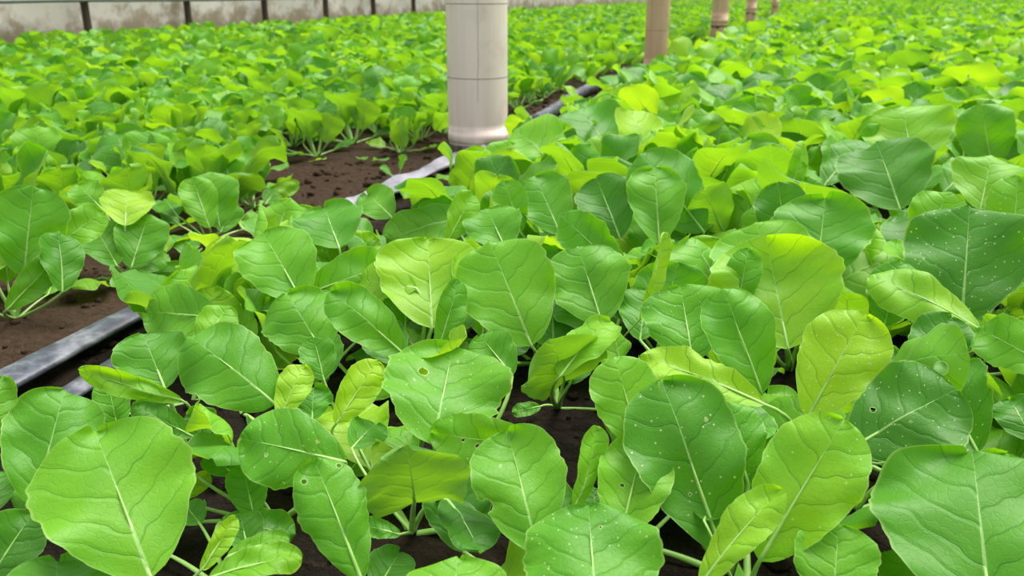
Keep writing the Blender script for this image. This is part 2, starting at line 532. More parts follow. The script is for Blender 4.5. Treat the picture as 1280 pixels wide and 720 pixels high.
# leaf: plant, blade base px, tip px, blade width px, options
#   z base height; r length/width; s +1 leans away from the viewer, -1 towards; roll turns the blade about its axis; und shows the underside; tone is leaf green with backlight yellow and shade coloured in
LV = [
    ('P01', (188, 722), (118, 538), 196, dict(z=.055, r=1.13, tone=.50, cup=.10, p=.62, bow=.10, lobe=.035, bites=((1, .78, .10, .08),))),
    ('P01', (252, 712), (294, 645), 26, dict(z=.045, r=2.6, tone=.75, roll=25, cup=.5)),
    ('P01', (80, 800), (70, 700), 160, dict(z=.05, r=.95, tone=.35, cup=.3, lobe=.04, wave=.08)),
    ('P02', (43, 632), (82, 488), 118, dict(z=.045, r=1.30, tone=.42, cup=.2)),
    ('P02', (-15, 560), (4, 470), 42, dict(z=.05, r=1.9, tone=.45)),
    ('P02', (-20, 735), (42, 640), 74, dict(z=.04, r=1.35, tone=.15, cup=.4)),
    ('P02', (-10, 640), (-5, 590), 50, dict(z=.03, r=1.2, tone=.2)),
    ('P03', (262, 722), (378, 697), 48, dict(z=.04, r=2.2, tone=.72, s=1, cup=.35, roll=-20, bow=.15)),
    ('P03', (285, 695), (362, 672), 30, dict(z=.035, r=2.0, tone=.6, roll=-20)),
    ('P03', (275, 652), (369, 668), 50, dict(z=.03, r=1.9, tone=.22, wave=.12)),
    ('P03', (250, 655), (232, 632), 40, dict(z=.03, r=1.2, tone=.45)),
    ('P03', (310, 690), (300, 640), 50, dict(z=.03, r=1.2, tone=.2)),
    ('P04', (432, 578), (300, 548), 98, dict(z=.075, r=1.35, tone=.42, s=1, roll=-8, bow=.16, cup=-.25, holes=((-.10, .72, .018), (.12, .30, .016), (.05, .42, .010)), spots=.25)),
    ('P04', (318, 648), (302, 578), 48, dict(z=.03, r=1.45, tone=.45)),
    ('P04', (292, 592), (256, 567), 34, dict(z=.05, r=1.3, tone=.45)),
    ('P04', (224, 622), (262, 592), 24, dict(z=.03, r=1.9, tone=.8, roll=30)),
    ('P04', (228, 573), (282, 540), 17, dict(z=.055, r=3.2, tone=.6, roll=30)),
    ('P05', (452, 726), (392, 573), 88, dict(z=.05, r=1.75, tone=.48, cup=-.45, bow=.12, p=.7, holes=((-.13, .86, .022), (.16, .88, .02)), lobe=.05)),
    ('P05', (470, 740), (500, 690), 60, dict(z=.03, r=1.2, tone=.2)),
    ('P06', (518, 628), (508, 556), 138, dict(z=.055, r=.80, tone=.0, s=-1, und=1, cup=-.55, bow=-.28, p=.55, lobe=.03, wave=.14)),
    ('P06', (500, 668), (448, 655), 24, dict(z=.015, r=2.0, tone=.25)),
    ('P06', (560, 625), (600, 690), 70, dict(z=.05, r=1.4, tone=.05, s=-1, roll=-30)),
    ('P06', (440, 560), (470, 530), 50, dict(z=.05, r=1.6, tone=.25)),
    ('P07', (542, 556), (566, 436), 164, dict(z=.06, r=.98, tone=.40, cup=.12, p=.55, lobe=.055, wave=.09, bow=.12, holes=((-.20, .66, .040), (-.26, .56, .014), (.06, .84, .012)), spots=.2)),
    ('P07', (692, 560), (538, 540), 62, dict(z=.06, r=2.3, tone=.62, s=1, roll=-22, bow=.18, holes=((-.05, .60, .018), (-.02, .72, .014)), spots=.3)),
    ('P07', (640, 470), (600, 420), 60, dict(z=.07, r=1.2, tone=.4)),
    ('P08', (672, 690), (634, 537), 122, dict(z=.045, r=1.36, tone=.45, cup=.12, p=.62, bow=.08, lobe=.03, holes=((-.30, .42, .05), (-.13, .70, .013)), bites=((-1, .42, .04, .22),))),
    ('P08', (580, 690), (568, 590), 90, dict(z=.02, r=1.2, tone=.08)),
    ('P09', (748, 800), (735, 630), 188, dict(z=.055, r=1.02, tone=.42, cup=-.3, bow=.10, p=.6, spots=.55, holes=((.08, .80, .012),))),
    ('P10', (560, 820), (572, 697), 150, dict(z=.05, r=1.0, tone=.55, cup=-.25, spots=.3)),
    ('P11', (775, 672), (806, 548), 96, dict(z=.05, r=1.40, tone=.72, cup=.3, p=.6, holes=((-.10, .48, .022),))),
    ('P11', (718, 635), (745, 532), 44, dict(z=.06, r=2.2, tone=.55, roll=48, cup=.3)),
    ('P11', (745, 660), (742, 610), 50, dict(z=.04, r=1.2, tone=.15)),
    ('P12', (902, 690), (826, 474), 146, dict(z=.04, r=1.50, tone=.24, cup=.28, p=.7, bow=.10, spots=.5, holes=((.16, .70, .010), (.20, .64, .008), (-.06, .34, .010)))),
    ('P12', (800, 560), (768, 446), 84, dict(z=.085, r=1.4, tone=.62, cup=.2)),
    ('P12', (935, 605), (902, 502), 84, dict(z=.06, r=1.25, tone=.30, cup=-.4, bow=.15, spots=.6)),
    ('P13', (950, 700), (1056, 524), 122, dict(z=.055, r=1.55, tone=.74, cup=.10, p=.62, bow=.08, spots=.1)),
    ('P13', (876, 730), (978, 610), 58, dict(z=.055, r=2.6, tone=.70, roll=-20, cup=.2, lobe=.04)),
    ('P13', (880, 650), (885, 640), 40, dict(z=.06, r=1.2, tone=.15)),
    ('P14', (1040, 770), (1048, 655), 102, dict(z=.045, r=1.15, tone=.45, cup=.2)),
    ('P15', (1238, 775), (1215, 563), 270, dict(z=.05, r=.94, tone=.26, cup=.12, p=.55, bow=.08, lobe=.025)),
    ('P16', (1062, 562), (1196, 486), 126, dict(z=.075, r=1.25, tone=.10, cup=.15, p=.6, roll=0, spots=.5, holes=((-.17, .34, .022), (.06, .50, .010)))),
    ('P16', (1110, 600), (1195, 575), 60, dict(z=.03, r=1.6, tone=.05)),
    ('P17', (1222, 565), (1150, 436), 112, dict(z=.05, r=1.40, tone=.20, cup=.55, p=.62, lobe=.06, spots=.5, holes=((-.16, .58, .026),), bites=((1, .80, .08, .55),))),
    ('P17', (1290, 550), (1262, 498), 60, dict(z=.06, r=1.2, tone=.1, wave=.14)),
    ('P17', (1330, 470), (1222, 410), 66, dict(z=.085, r=1.9, tone=.42, roll=-10, bow=.2, lobe=.05)),
    ('P18', (1010, 522), (1082, 392), 104, dict(z=.07, r=1.45, tone=.82, cup=.30, p=.65, q=2.8, spots=.75, holes=((-.12, .30, .008), (.22, .62, .012)))),
    ('P18', (955, 505), (800, 446), 58, dict(z=.085, r=2.6, tone=.9, roll=15, lobe=.07, spots=.6, wave=.1)),
    ('P19', (866, 452), (850, 357), 110, dict(z=.075, r=.98, tone=.38, cup=.15, spots=.45, p=.6)),
    ('P19', (952, 492), (902, 362), 88, dict(z=.06, r=1.55, tone=.48, cup=.30, roll=8, p=.65)),
    ('P19', (800, 425), (808, 362), 66, dict(z=.06, r=1.2, tone=.32, wave=.16)),
    ('P20', (985, 436), (958, 303), 172, dict(z=.06, r=.88, tone=.85, cup=.5, p=.5, bow=.02, rec=-.14)),
    ('P20', (922, 384), (936, 310), 42, dict(z=.085, r=1.7, tone=.45, p=.55)),
    ('P20', (975, 400), (945, 279), 134, dict(z=.07, r=1.05, tone=.60, cup=.1, p=.6)),
    ('P21', (1100, 478), (1210, 440), 110, dict(z=.08, r=1.30, tone=.52, cup=-.75, bow=.22, s=-1, roll=-10, holes=((.10, .80, .05),), spots=.15)),
    ('P21', (1060, 470), (1025, 405), 70, dict(z=.08, r=1.25, tone=.62, cup=-.4)),
    ('P21', (1225, 412), (1085, 346), 70, dict(z=.085, r=2.0, tone=.75, roll=16, bow=.15, cup=-.35)),
    ('P21', (1105, 408), (1126, 326), 66, dict(z=.07, r=1.35, tone=.45, cup=-.5)),
    ('P21', (1150, 470), (1190, 395), 70, dict(z=.06, r=1.3, tone=.12)),
    ('P22', (1202, 402), (1212, 259), 150, dict(z=.06, r=1.05, tone=.12, cup=.15, p=.6, spots=.8, holes=((.26, .52, .012),))),
    ('P22', (1265, 330), (1272, 218), 66, dict(z=.08, r=1.7, tone=.62, spots=.5)),
    ('P22', (1150, 310), (1186, 240), 66, dict(z=.09, r=1.2, tone=.60)),
    ('P23', (1020, 350), (1032, 245), 122, dict(z=.075, r=.95, tone=.42, cup=.1, p=.58)),
    ('P23', (985, 320), (972, 228), 66, dict(z=.08, r=1.4, tone=.2)),
    ('P24', (705, 478), (688, 424), 112, dict(z=.05, r=.85, tone=.22, s=-1, cup=-.5, bow=-.2, p=.55, und=1, wave=.12)),
    ('P24', (700, 470), (765, 402), 70, dict(z=.075, r=1.6, tone=.60, roll=-35, bow=.1)),
    ('P24', (675, 508), (640, 516), 18, dict(z=.01, r=1.6, tone=.3)),
    ('P24', (712, 480), (730, 430), 50, dict(z=.05, r=1.3, tone=.1)),
    ('P25', (664, 432), (612, 303), 124, dict(z=.06, r=1.18, tone=.48, cup=.12, p=.55, bow=.08)),
    ('P25', (546, 442), (572, 348), 40, dict(z=.06, r=2.4, tone=.30, roll=25, cup=.6)),
    ('P25', (620, 450), (640, 415), 60, dict(z=.05, r=1.2, tone=.1)),
    ('P26', (752, 404), (722, 308), 106, dict(z=.07, r=1.05, tone=.45, cup=.1, p=.55, lobe=.05)),
    ('P26', (782, 345), (702, 270), 56, dict(z=.095, r=1.9, tone=.32, roll=-12, bow=.16, lobe=.07)),
    ('P26', (800, 400), (832, 290), 26, dict(z=.09, r=3.2, tone=.7, roll=55)),
    ('P27', (505, 443), (412, 364), 64, dict(z=.06, r=1.9, tone=.42, p=.6, bow=.12)),
    ('P27', (540, 410), (535, 305), 140, dict(z=.06, r=.95, tone=.85, cup=.5, p=.55, rec=-.1)),
    ('P27', (520, 360), (445, 352), 56, dict(z=.09, r=1.5, tone=.80, roll=10, spots=.4)),
    ('P27', (500, 455), (470, 410), 60, dict(z=.04, r=1.3, tone=.12)),
    ('P28', (378, 378), (328, 290), 98, dict(z=.08, r=1.2, tone=.42, p=.6)),
    ('P28', (404, 442), (358, 367), 98, dict(z=.055, r=1.0, tone=.42, p=.55, cup=-.2)),
    ('P28', (383, 368), (488, 330), 66, dict(z=.08, r=1.7, tone=.42, roll=10, bow=.15)),
    ('P28', (410, 470), (395, 425), 60, dict(z=.045, r=1.2, tone=.32, spots=.4)),
    ('P29', (344, 505), (236, 422), 106, dict(z=.06, r=1.35, tone=.38, p=.5, cup=-.3, bow=.18, roll=0)),
    ('P29', (350, 522), (380, 456), 42, dict(z=.055, r=1.8, tone=.95, p=.6)),
    ('P29', (420, 530), (472, 451), 48, dict(z=.055, r=2.0, tone=.90, p=.6, roll=10)),
    ('P29', (390, 525), (392, 484), 48, dict(z=.045, r=1.0, tone=.2, wave=.2)),
    ('P29', (405, 475), (392, 422), 44, dict(z=.06, r=1.3, tone=.35, spots=.3)),
    ('P30', (206, 486), (178, 417), 88, dict(z=.07, r=1.0, tone=.36, p=.6)),
    ('P30', (226, 500), (98, 462), 30, dict(z=.075, r=3.6, tone=.72, roll=-25, cup=.4)),
    ('P30', (148, 540), (134, 474), 42, dict(z=.05, r=1.6, tone=.35)),
    ('P30', (240, 545), (165, 506), 36, dict(z=.05, r=2.1, tone=.36, roll=-10)),
    ('P30', (250, 550), (252, 508), 38, dict(z=.045, r=1.1, tone=.14, wave=.22)),
    ('P31', (274, 398), (184, 390), 76, dict(z=.075, r=1.3, tone=.40, p=.6, roll=-6, cup=.1)),
    ('P31', (246, 440), (286, 383), 46, dict(z=.07, r=1.6, tone=.58)),
    ('P31', (300, 380), (240, 368), 30, dict(z=.06, r=2.2, tone=.85, lobe=.07)),
    ('P31', (320, 420), (285, 400), 44, dict(z=.06, r=1.4, tone=.7)),
    ('P32', (424, 310), (404, 258), 90, dict(z=.075, r=.95, tone=.40, p=.55)),
    ('P32', (395, 320), (370, 270), 54, dict(z=.06, r=1.4, tone=.75)),
    ('P32', (490, 272), (458, 242), 52, dict(z=.07, r=1.2, tone=.36)),
    ('P33', (632, 312), (608, 261), 74, dict(z=.075, r=1.05, tone=.42, p=.55)),
    ('P33', (560, 300), (590, 240), 40, dict(z=.08, r=1.8, tone=.72, roll=30)),
    ('P33', (590, 270), (480, 300), 60, dict(z=.08, r=1.7, tone=.42, roll=10)),
    ('P34', (700, 292), (668, 220), 72, dict(z=.075, r=1.25, tone=.48, p=.58)),
    ('P34', (775, 298), (745, 222), 74, dict(z=.075, r=1.2, tone=.08, cup=.2)),
    ('P34', (650, 290), (630, 225), 42, dict(z=.075, r=1.6, tone=.5)),
    ('P35', (824, 305), (818, 209), 76, dict(z=.08, r=1.4, tone=.52, cup=.6, p=.6)),
    ('P35', (880, 290), (800, 192), 90, dict(z=.085, r=1.4, tone=.36, cup=-.3)),
    ('P35', (905, 290), (880, 235), 60, dict(z=.08, r=1.2, tone=.5, und=1, s=-1)),
    ('P36', (1125, 262), (1095, 178), 118, dict(z=.085, r=.95, tone=.16, p=.55)),
    ('P36', (1030, 232), (1082, 178), 56, dict(z=.09, r=1.7, tone=.34, roll=-20)),
    ('P39', (30, 345), (42, 233), 88, dict(z=.05, r=1.2, tone=.40)),
    ('P39', (78, 365), (72, 290), 54, dict(z=.045, r=1.5, tone=.30, roll=25)),
    ('P39', (8, 388), (72, 318), 38, dict(z=.03, r=2.4, tone=.5, roll=20)),
    ('P39', (62, 315), (130, 264), 46, dict(z=.07, r=1.7, tone=.62, cup=.4)),
    ('P39', (-10, 340), (-8, 278), 70, dict(z=.06, r=1.1, tone=.75)),
    ('P40', (164, 335), (186, 268), 64, dict(z=.03, r=1.2, tone=.30)),
    ('P40', (168, 338), (210, 318), 28, dict(z=.025, r=2.0, tone=.5, roll=15)),
    ('P40', (180, 341), (242, 340), 27, dict(z=.010, r=2.3, tone=.42)),
    ('P40', (146, 332), (118, 282), 56, dict(z=.035, r=1.2, tone=.45)),
    ('P40', (156, 282), (160, 238), 64, dict(z=.08, r=1.0, tone=.85)),
    ('P40', (128, 262), (96, 230), 40, dict(z=.09, r=1.2, tone=.6)),
    ('P41', (262, 285), (240, 222), 44, dict(z=.04, r=1.6, tone=.55)),
    ('P41', (275, 285), (262, 215), 62, dict(z=.035, r=1.2, tone=.40)),
    ('P41', (235, 320), (232, 293), 36, dict(z=.012, r=1.1, tone=.30)),
    ('P41', (276, 290), (292, 255), 34, dict(z=.03, r=1.3, tone=.45)),
    ('P41', (258, 300), (300, 318), 24, dict(z=.008, r=1.6, tone=.4)),
    ('P41', (222, 270), (206, 250), 40, dict(z=.05, r=1.3, tone=.35)),
    ('P42', (309, 248), (304, 185), 62, dict(z=.03, r=1.15, tone=.42)),
    ('P42', (326, 246), (374, 230), 20, dict(z=.035, r=2.8, tone=.65, roll=20)),
    ('P42', (312, 290), (345, 268), 26, dict(z=.02, r=1.8, tone=.40)),
    ('P42', (290, 240), (278, 190), 46, dict(z=.05, r=1.3, tone=.4)),
    ('P42', (332, 255), (345, 238), 24, dict(z=.03, r=1.4, tone=.3)),
    ('P37', (1140, 205), (1128, 133), 112, dict(z=.10, r=.82, tone=.78, p=.5, cup=.2)),
    ('P37', (1180, 240), (1225, 205), 60, dict(z=.09, r=1.4, tone=.35, cup=-.5, bow=.2)),
    ('P38', (1240, 212), (1226, 130), 66, dict(z=.09, r=1.25, tone=.42)),
    ('P38', (1225, 262), (1240, 195), 84, dict(z=.085, r=1.0, tone=.62, cup=.3)),
    ('P36', (975, 262), (1004, 176), 30, dict(z=.085, r=2.8, tone=.8, roll=50)),
]

hero_xy = []
HPOLY = []
hero = {}
n_leaf = 0
for k, (px, lab) in PLANTS.items():
    g = at(px[0], px[1], 0.0)
    g[2] = soil_h(g[0], g[1]) - 0.001
    hero_xy.append(g[:2].copy())
    root = empty('mustard_plant', g)
    tag(root, lab, 'plant', 'mustard plants in the front of the far bed' if 'far bed' in lab else 'mustard plants in the front of the near bed')
    hero[k] = (root, g)
for i, (pk, b, t, wpx, o) in enumerate(LV):
    o = dict(o)
    root, g = hero[pk]
    z, r, s, roll, und = o.pop('z', .05), o.pop('r', 1.25), o.pop('s', 1), o.pop('roll', 0), o.pop('und', 0)
    P1 = at(b[0], b[1], z)
    depth = (P1 - CP) @ CF
    w = wpx / F * depth
    L = w * r
    d = ray(*t)
    # the tip lies on its line of sight at the blade's length from the base
    tc = (P1 - CP) @ d
    perp = np.linalg.norm(CP + d * tc - P1)
    half = math.sqrt(max(L * L - perp * perp, (0.12 * perp) ** 2))
    P2 = CP + d * (tc + s * half)
    if P2[2] < 0.012:
        P2 = CP + d * ((0.012 - H) / d[2])
    ax = unit(P2 - P1)
    view = unit(CP - (P1 + P2) / 2)
    N = view + np.array([0, 0, 0.35])
    if und:
        N = -N
    N = unit(N - ax * (N @ ax))
    if roll:
        a = math.radians(roll)
        N = N * math.cos(a) + np.cross(ax, N) * math.sin(a)
    o.setdefault('spots', 0.0)
    o.setdefault('q', 2.7)
    o.setdefault('p', 0.60)
    bl, st = leaf_geo(g + np.array([0, 0, 0.0]), P1, P2, N, w, nu=24, nv=48, seed=i * 7 + 1, r0=0.0021 if w > .03 else 0.0014, **o)
    add_leaf(root, bl, st, g)
    if wpx > 40:
        gv = bl['V'].reshape(25, 49, 3)
        ol = np.vstack([gv[0], gv[-1][::-1]])
        pj = np.array([proj(v_) for v_ in ol])
        HPOLY.append((pj[:, :2], pj[:, 2].min(), pj[:, 2].mean()))
    n_leaf += 1

# ------------------------------------------------------------------ repeated plants
def gen_plant(seed, nu, nv, stalk=True, nmax=8, low=False):
    """A young mustard rosette of its own: outer leaves lean out, inner ones stand up."""
    rs = np.random.default_rng(seed)
    n = int(rs.integers(nmax - 1, nmax + 1))
    a0 = rs.uniform(0, 6.28)
    base_t = rs.uniform(0.34, 0.58)
    leaves = []
    for i in range(n):
        f = i / (n - 1)
        az = a0 + i * 2.4 + rs.normal(0, 0.25)
        el1 = math.radians(34 + 44 * f + rs.normal(0, 6))
        el2 = math.radians(38 + 38 * f + rs.normal(0, 9))
        pl = (0.062 - 0.022 * f) * rs.uniform(0.85, 1.15)
        L = (0.092 - 0.030 * f) * rs.uniform(0.85, 1.2)
        if low:
            el1 = math.radians(24 + 52 * f + rs.normal(0, 9))
            el2 = math.radians(52 + 28 * f + rs.normal(0, 12))
            pl = (0.046 - 0.012 * f) * rs.uniform(0.8, 1.25)
            L = (0.084 - 0.026 * f) * rs.uniform(0.75, 1.15)
        if i < 2 and rs.random() < 0.6:
            L *= 0.6; el1 *= 0.35; el2 *= 0.4
        w = L * rs.uniform(0.72, 1.0)
        hz = np.array([math.cos(az), math.sin(az), 0.0])
        up = np.array([0, 0, 1.0])
        P0 = hz * 0.004
        P1 = P0 + (hz * math.cos(el1) + up * math.sin(el1)) * pl
        dr = hz * math.cos(el2) + up * math.sin(el2)
        tilt = rs.normal(0, 0.18)
        dr = unit(dr + np.cross(up, hz) * tilt)
        P2 = P1 + dr * L
        N = unit(up * math.cos(el2) - hz * math.sin(el2))
        N = unit(N + np.cross(up, hz) * rs.normal(0, 0.25))
        leaves.append(leaf_geo(P0, P1, P2, N, w, nu=nu, nv=nv, bow=rs.uniform(0.05, 0.24), cup=rs.uniform(-0.5, 0.6) if low else rs.uniform(-0.8, 0.7),
                               wave=rs.uniform(0.05, 0.17), p=rs.uniform(0.5, 0.75), q=rs.uniform(3.0, 4.4), rec=rs.uniform(0.0, 0.18) * (1 - f),
                               lobe=0.03, twist=rs.normal(0, 0.35), tone=float(np.clip(base_t + rs.normal(0, 0.20), 0.05, 0.95)),
                               spots=float(max(0, rs.uniform(-0.5, 0.4))), seed=seed * 31 + i, stalk=stalk, r0=0.0024))
    return leaves


pos = []                # x, y, scale, bed
hx = np.array(hero_xy)
rp = np.random.default_rng(21)
ROW = 0.138


def near_hero(x, y, r):
    return (np.hypot(hx[:, 0] - x, hx[:, 1] - y) < r).any()


x = -0.60
row_n = 0
while x < 5.6:
    row_n += 1
    y = 0.05 + rp.uniform(0, 0.1)
    while y < 25.5:
        px_, py_ = x + rp.normal(0, 0.016), y + rp.normal(0, 0.016)
        y += ROW * rp.uniform(0.9, 1.1) * (1.0 if y < 6 else 1.25)
        ix, iy, dz = proj((px_, py_, 0.06))
        if dz < 0.3 or ix < -140 - 60 / dz or ix > 2300 or iy > 1700:
            continue
        gx_, gy_, _ = proj((px_, py_, 0.0))
        if gy_ > 345 and gx_ < 1300:
            continue                                   # the ground of the foreground plants
        if near_hero(px_, py_, 0.085):
            continue
        pos.append((px_, py_, rp.uniform(1.20, 1.52) * (0.78 if x < -0.5 else 1.0), 'near', row_n))
    x += ROW * (1.0 if x < 2 else 1.15)
x = -0.985
row_n = 0
while x > -4.55:
    row_n += 1
    y = 0.05 + rp.uniform(0, 0.1)
    while y < 25.5:
        px_, py_ = x + rp.normal(0, 0.016), y + rp.normal(0, 0.016)
        y += ROW * rp.uniform(0.9, 1.12) * (1.0 if y < 6 else 1.25)
        ix, iy, dz = proj((px_, py_, 0.06))
        if dz < 0.3 or ix < -900 or ix > 1300 or iy > 1700:
            continue
        gx_, gy_, _ = proj((px_, py_, 0.0))
        if 325 < gx_ < 575 and 199 < gy_ < 320:
            continue                                   # the bare corner of the far bed
        if near_hero(px_, py_, 0.075) or (gy_ > 330 and gx_ > -40):
            continue
        pos.append((px_, py_, rp.uniform(0.98, 1.45), 'far', row_n))
    x -= ROW * (1.0 if x > -2.5 else 1.15)


def in_frame(p):
    ix, iy, dz = proj((p[0], p[1], 0.08))
    return -60 / dz < ix < 1280 + 60 / dz and iy < 760


# low plants and leaves that fill the gaps under the foreground leaves
GAPS = [(700, 500, 46), (650, 480, 22), (252, 605, 34), (500, 655, 44), (735, 548, 24), (848, 690, 22), (1060, 612, 16), (240, 680, 16), (720, 470, 30), (390, 690, 22), (60, 440, 60), (130, 425, 50)]


PATH = [(120, 385, 55), (215, 335, 45), (165, 340, 62), (395, 235, 42), (470, 212, 34), (530, 200, 24), (425, 205, 40), (445, 232, 30), (598, 150, 30), (680, 132, 20), (740, 108, 14)]


def inside(poly, pts):
    x, y = pts[:, 0], pts[:, 1]
    r = np.zeros(len(pts), bool)
    xj, yj = poly[-1]
    for xi, yi in poly:
        c_ = (yi > y) != (yj > y)
        if c_.any():
            r ^= c_ & (x < (xj - xi) * (y - yi) / (yj - yi + 1e-9) + xi)
        xj, yj = xi, yi
    return r


def hides(V, gaps=GAPS, tol=0.05):
    pj = np.array([proj(v_) for v_ in V])
    for poly, dmin, dmean in HPOLY:
        if pj[:, 0].max() < poly[:, 0].min() or pj[:, 0].min() > poly[:, 0].max() or pj[:, 1].max() < poly[:, 1].min() or pj[:, 1].min() > poly[:, 1].max():
            continue
        if (inside(poly, pj[:, :2]) & (pj[:, 2] < dmean)).mean() > tol:
            return True
    for gx0, gy0, r in gaps:
        if (np.hypot(pj[:, 0] - gx0, pj[:, 1] - gy0) < r).mean() > 0.04:
            return True
    return False


rf = np.random.default_rng(77)
fill_src = [gen_plant(200 + k, 14, 18) for k in range(12)]


def fill_leaves(g, s, kmax):
    best = []
    for _ in range(5):
        r_ = fill_try(g, s * rf.uniform(0.85, 1.1), kmax)
        if len(r_) > len(best):
            best = r_
    return best


def fill_try(g, s, kmax):
    src = fill_src[int(rf.integers(0, 12))]
    a = rf.uniform(0, 6.28)
    R = np.array([[math.cos(a), -math.sin(a), 0], [math.sin(a), math.cos(a), 0], [0, 0, 1]]) * s
    res = []
    for b, st in src:
        if len(res) >= kmax:
            break
        W = b['V'] @ R.T + g
        if hides(W[::2], GAPS, 0.02):
            continue
        res.append((dict(b, V=W), dict(st, V=st['V'] @ R.T + g)))
    return res


for k, (root, g) in hero.items():
    for b, st in fill_leaves(g, rf.uniform(0.85, 1.1), 3 if k in ('P39', 'P40', 'P41', 'P42') else 5):
        add_leaf(root, b, st, g)
FILL = []
for x in np.arange(-0.62, 0.62, 0.082):
    for y in np.arange(0.30, 1.35, 0.082):
        xx, yy = x + rf.normal(0, 0.012), y + rf.normal(0, 0.012)
        gx_, gy_, dz = proj((xx, yy, 0.0))
        if dz < 0.3 or gy_ < 345 or gy_ > 950 or gx_ < 120 - 0.4 * (gy_ - 480) or gx_ > 1380 or near_hero(xx, yy, 0.05):
            continue
        if any(math.hypot(gx_ - a_, gy_ - b_) < c_ for a_, b_, c_ in GAPS):
            continue
        g = np.array([xx, yy, soil_h(xx, yy) - 0.001])
        lv = fill_leaves(g, rf.uniform(0.85, 1.25), 7)
        if len(lv) < 2:
            continue
        root = empty('mustard_plant', g)
        for b, st in lv:
            add_leaf(root, b, st, g)
        FILL.append((root, g))
REF = {'P01': 'the very broad smooth front leaf', 'P02': 'the upright oval leaf at the left edge', 'P03': 'the curled narrow leaf at lower left', 'P04': 'the hole-dotted leaf over dark soil',
       'P05': 'the sideways bent leaf with rim holes', 'P06': 'the cupped leaf seen from beneath', 'P07': 'the large pale leaf with black hole', 'P08': 'the bitten upright oval leaf',
       'P09': 'the white-specked round leaf at bottom', 'P10': 'the broad leaf top at the bottom edge', 'P11': 'the yellow-green oval leaf', 'P12': 'the tall dark pinholed leaf',
       'P13': 'the bright yellow-green front leaf', 'P14': 'the small rounded leaf at bottom right', 'P15': 'the largest dark leaf in the corner', 'P16': 'the broad deeply shaded leaf',
       'P17': 'the torn notched leaf', 'P18': 'the glowing yellow pointed leaf', 'P19': 'the smooth bright flat leaf', 'P20': 'the glowing hooded leaf', 'P21': 'the drooping leaf with round hole',
       'P22': 'the dark white-dotted round leaf', 'P23': 'the round veined leaf', 'P24': 'the tent of folded leaves', 'P25': 'the tall round central leaf', 'P26': 'the curled pale leaf',
       'P27': 'the yellow backlit leaf', 'P28': 'the three fanned leaves by the path', 'P29': 'the big drooping grey-green leaf', 'P30': 'the round leaf beside the hose',
       'P31': 'the flat leaf covering the hose', 'P32': 'the round leaf against brown soil', 'P33': 'the light round leaf', 'P34': 'the dark crinkled leaf', 'P35': 'the upright folded leaf',
       'P36': 'the wide grey-green leaf', 'P37': 'the very wide glowing leaf', 'P38': 'the smooth oval leaf at the right edge',
       'P39': '', 'P40': '', 'P41': '', 'P42': ''}
used = {}
FILL.sort(key=lambda e: min(np.hypot(*(hero[q_][1][:2] - e[1][:2])) for q_ in hero if REF[q_]))
for root, g in FILL:
    hk = min((q_ for q_ in hero if REF[q_]), key=lambda q_: np.hypot(*(hero[q_][1][:2] - g[:2])))
    a_, b_ = proj(g), proj(hero[hk][1])
    dx, dy = a_[0] - b_[0], (b_[1] - a_[1]) * 1.6
    rel = ('behind' if dy > 0 else 'in front of') if abs(dy) > abs(dx) else ('right of' if dx > 0 else 'left of')
    n_ = used[(hk, rel)] = used.get((hk, rel), 0) + 1
    which = ['', 'nearest low', 'second low', 'third low', 'fourth low', 'fifth low', 'sixth low', 'seventh low', 'eighth low', 'ninth low', 'tenth low'][n_]
    tag(root, f'{which} half-hidden mustard plant {rel} {REF[hk]}', 'plant', 'half hidden mustard plants in the front')
print('fill', len(FILL))

pos.sort(key=lambda p: (not in_frame(p), proj((p[0], p[1], 0.08))[2]))
N_IND = 298 - len(PLANTS) - len(FILL)
ind, rest = pos[:N_IND], pos[N_IND:]

# first plants of each kind, then copies that share their meshes
protos = [gen_plant(100 + k, 14, 18) for k in range(14)] + [gen_plant(150 + k, 12, 16, nmax=11, low=True) for k in range(12)]
proto_mesh = {}


def place(p, k, sub):
    x, y, s, bed, row_ = p
    a_ = float(rp.uniform(0, 6.28))
    base = np.array([x, y, soil_h(x, y) - 0.001])
    keep = list(range(len(protos[k])))
    if bed == 'near' and proj((x, y, 0.08))[2] < 2.6:
        mw = np.array([[math.cos(a_), -math.sin(a_), 0], [math.sin(a_), math.cos(a_), 0], [0, 0, 1]]) * s
        keep = [i for i in keep if not hides(protos[k][i][0]['V'][::7] @ mw.T + base, PATH, 0.03)]
    if len(keep) < 2:
        return None
    root = empty('mustard_plant', base)
    root.rotation_euler = (0, 0, a_)
    root.scale = (s, s, s)
    for i in keep:
        b, st = protos[k][i]
        key = (k, i, sub)
        if key not in proto_mesh:
            if sub:
                proto_mesh[key] = (mk_mesh('leaf', b['V'], b['Q'], [M_LEAF], b['attrs'], b['uv']), mk_mesh('stalk', st['V'], st['Q'], [M_STALK]))
            else:
                proto_mesh[key] = (joined_mesh('leaf', [(b, st)], np.zeros(3), M_LEAF), None)
        a, c = proto_mesh[key]
        lo = link('leaf', a, root)
        if c is not None:
            link('stalk', c, lo)
    return root


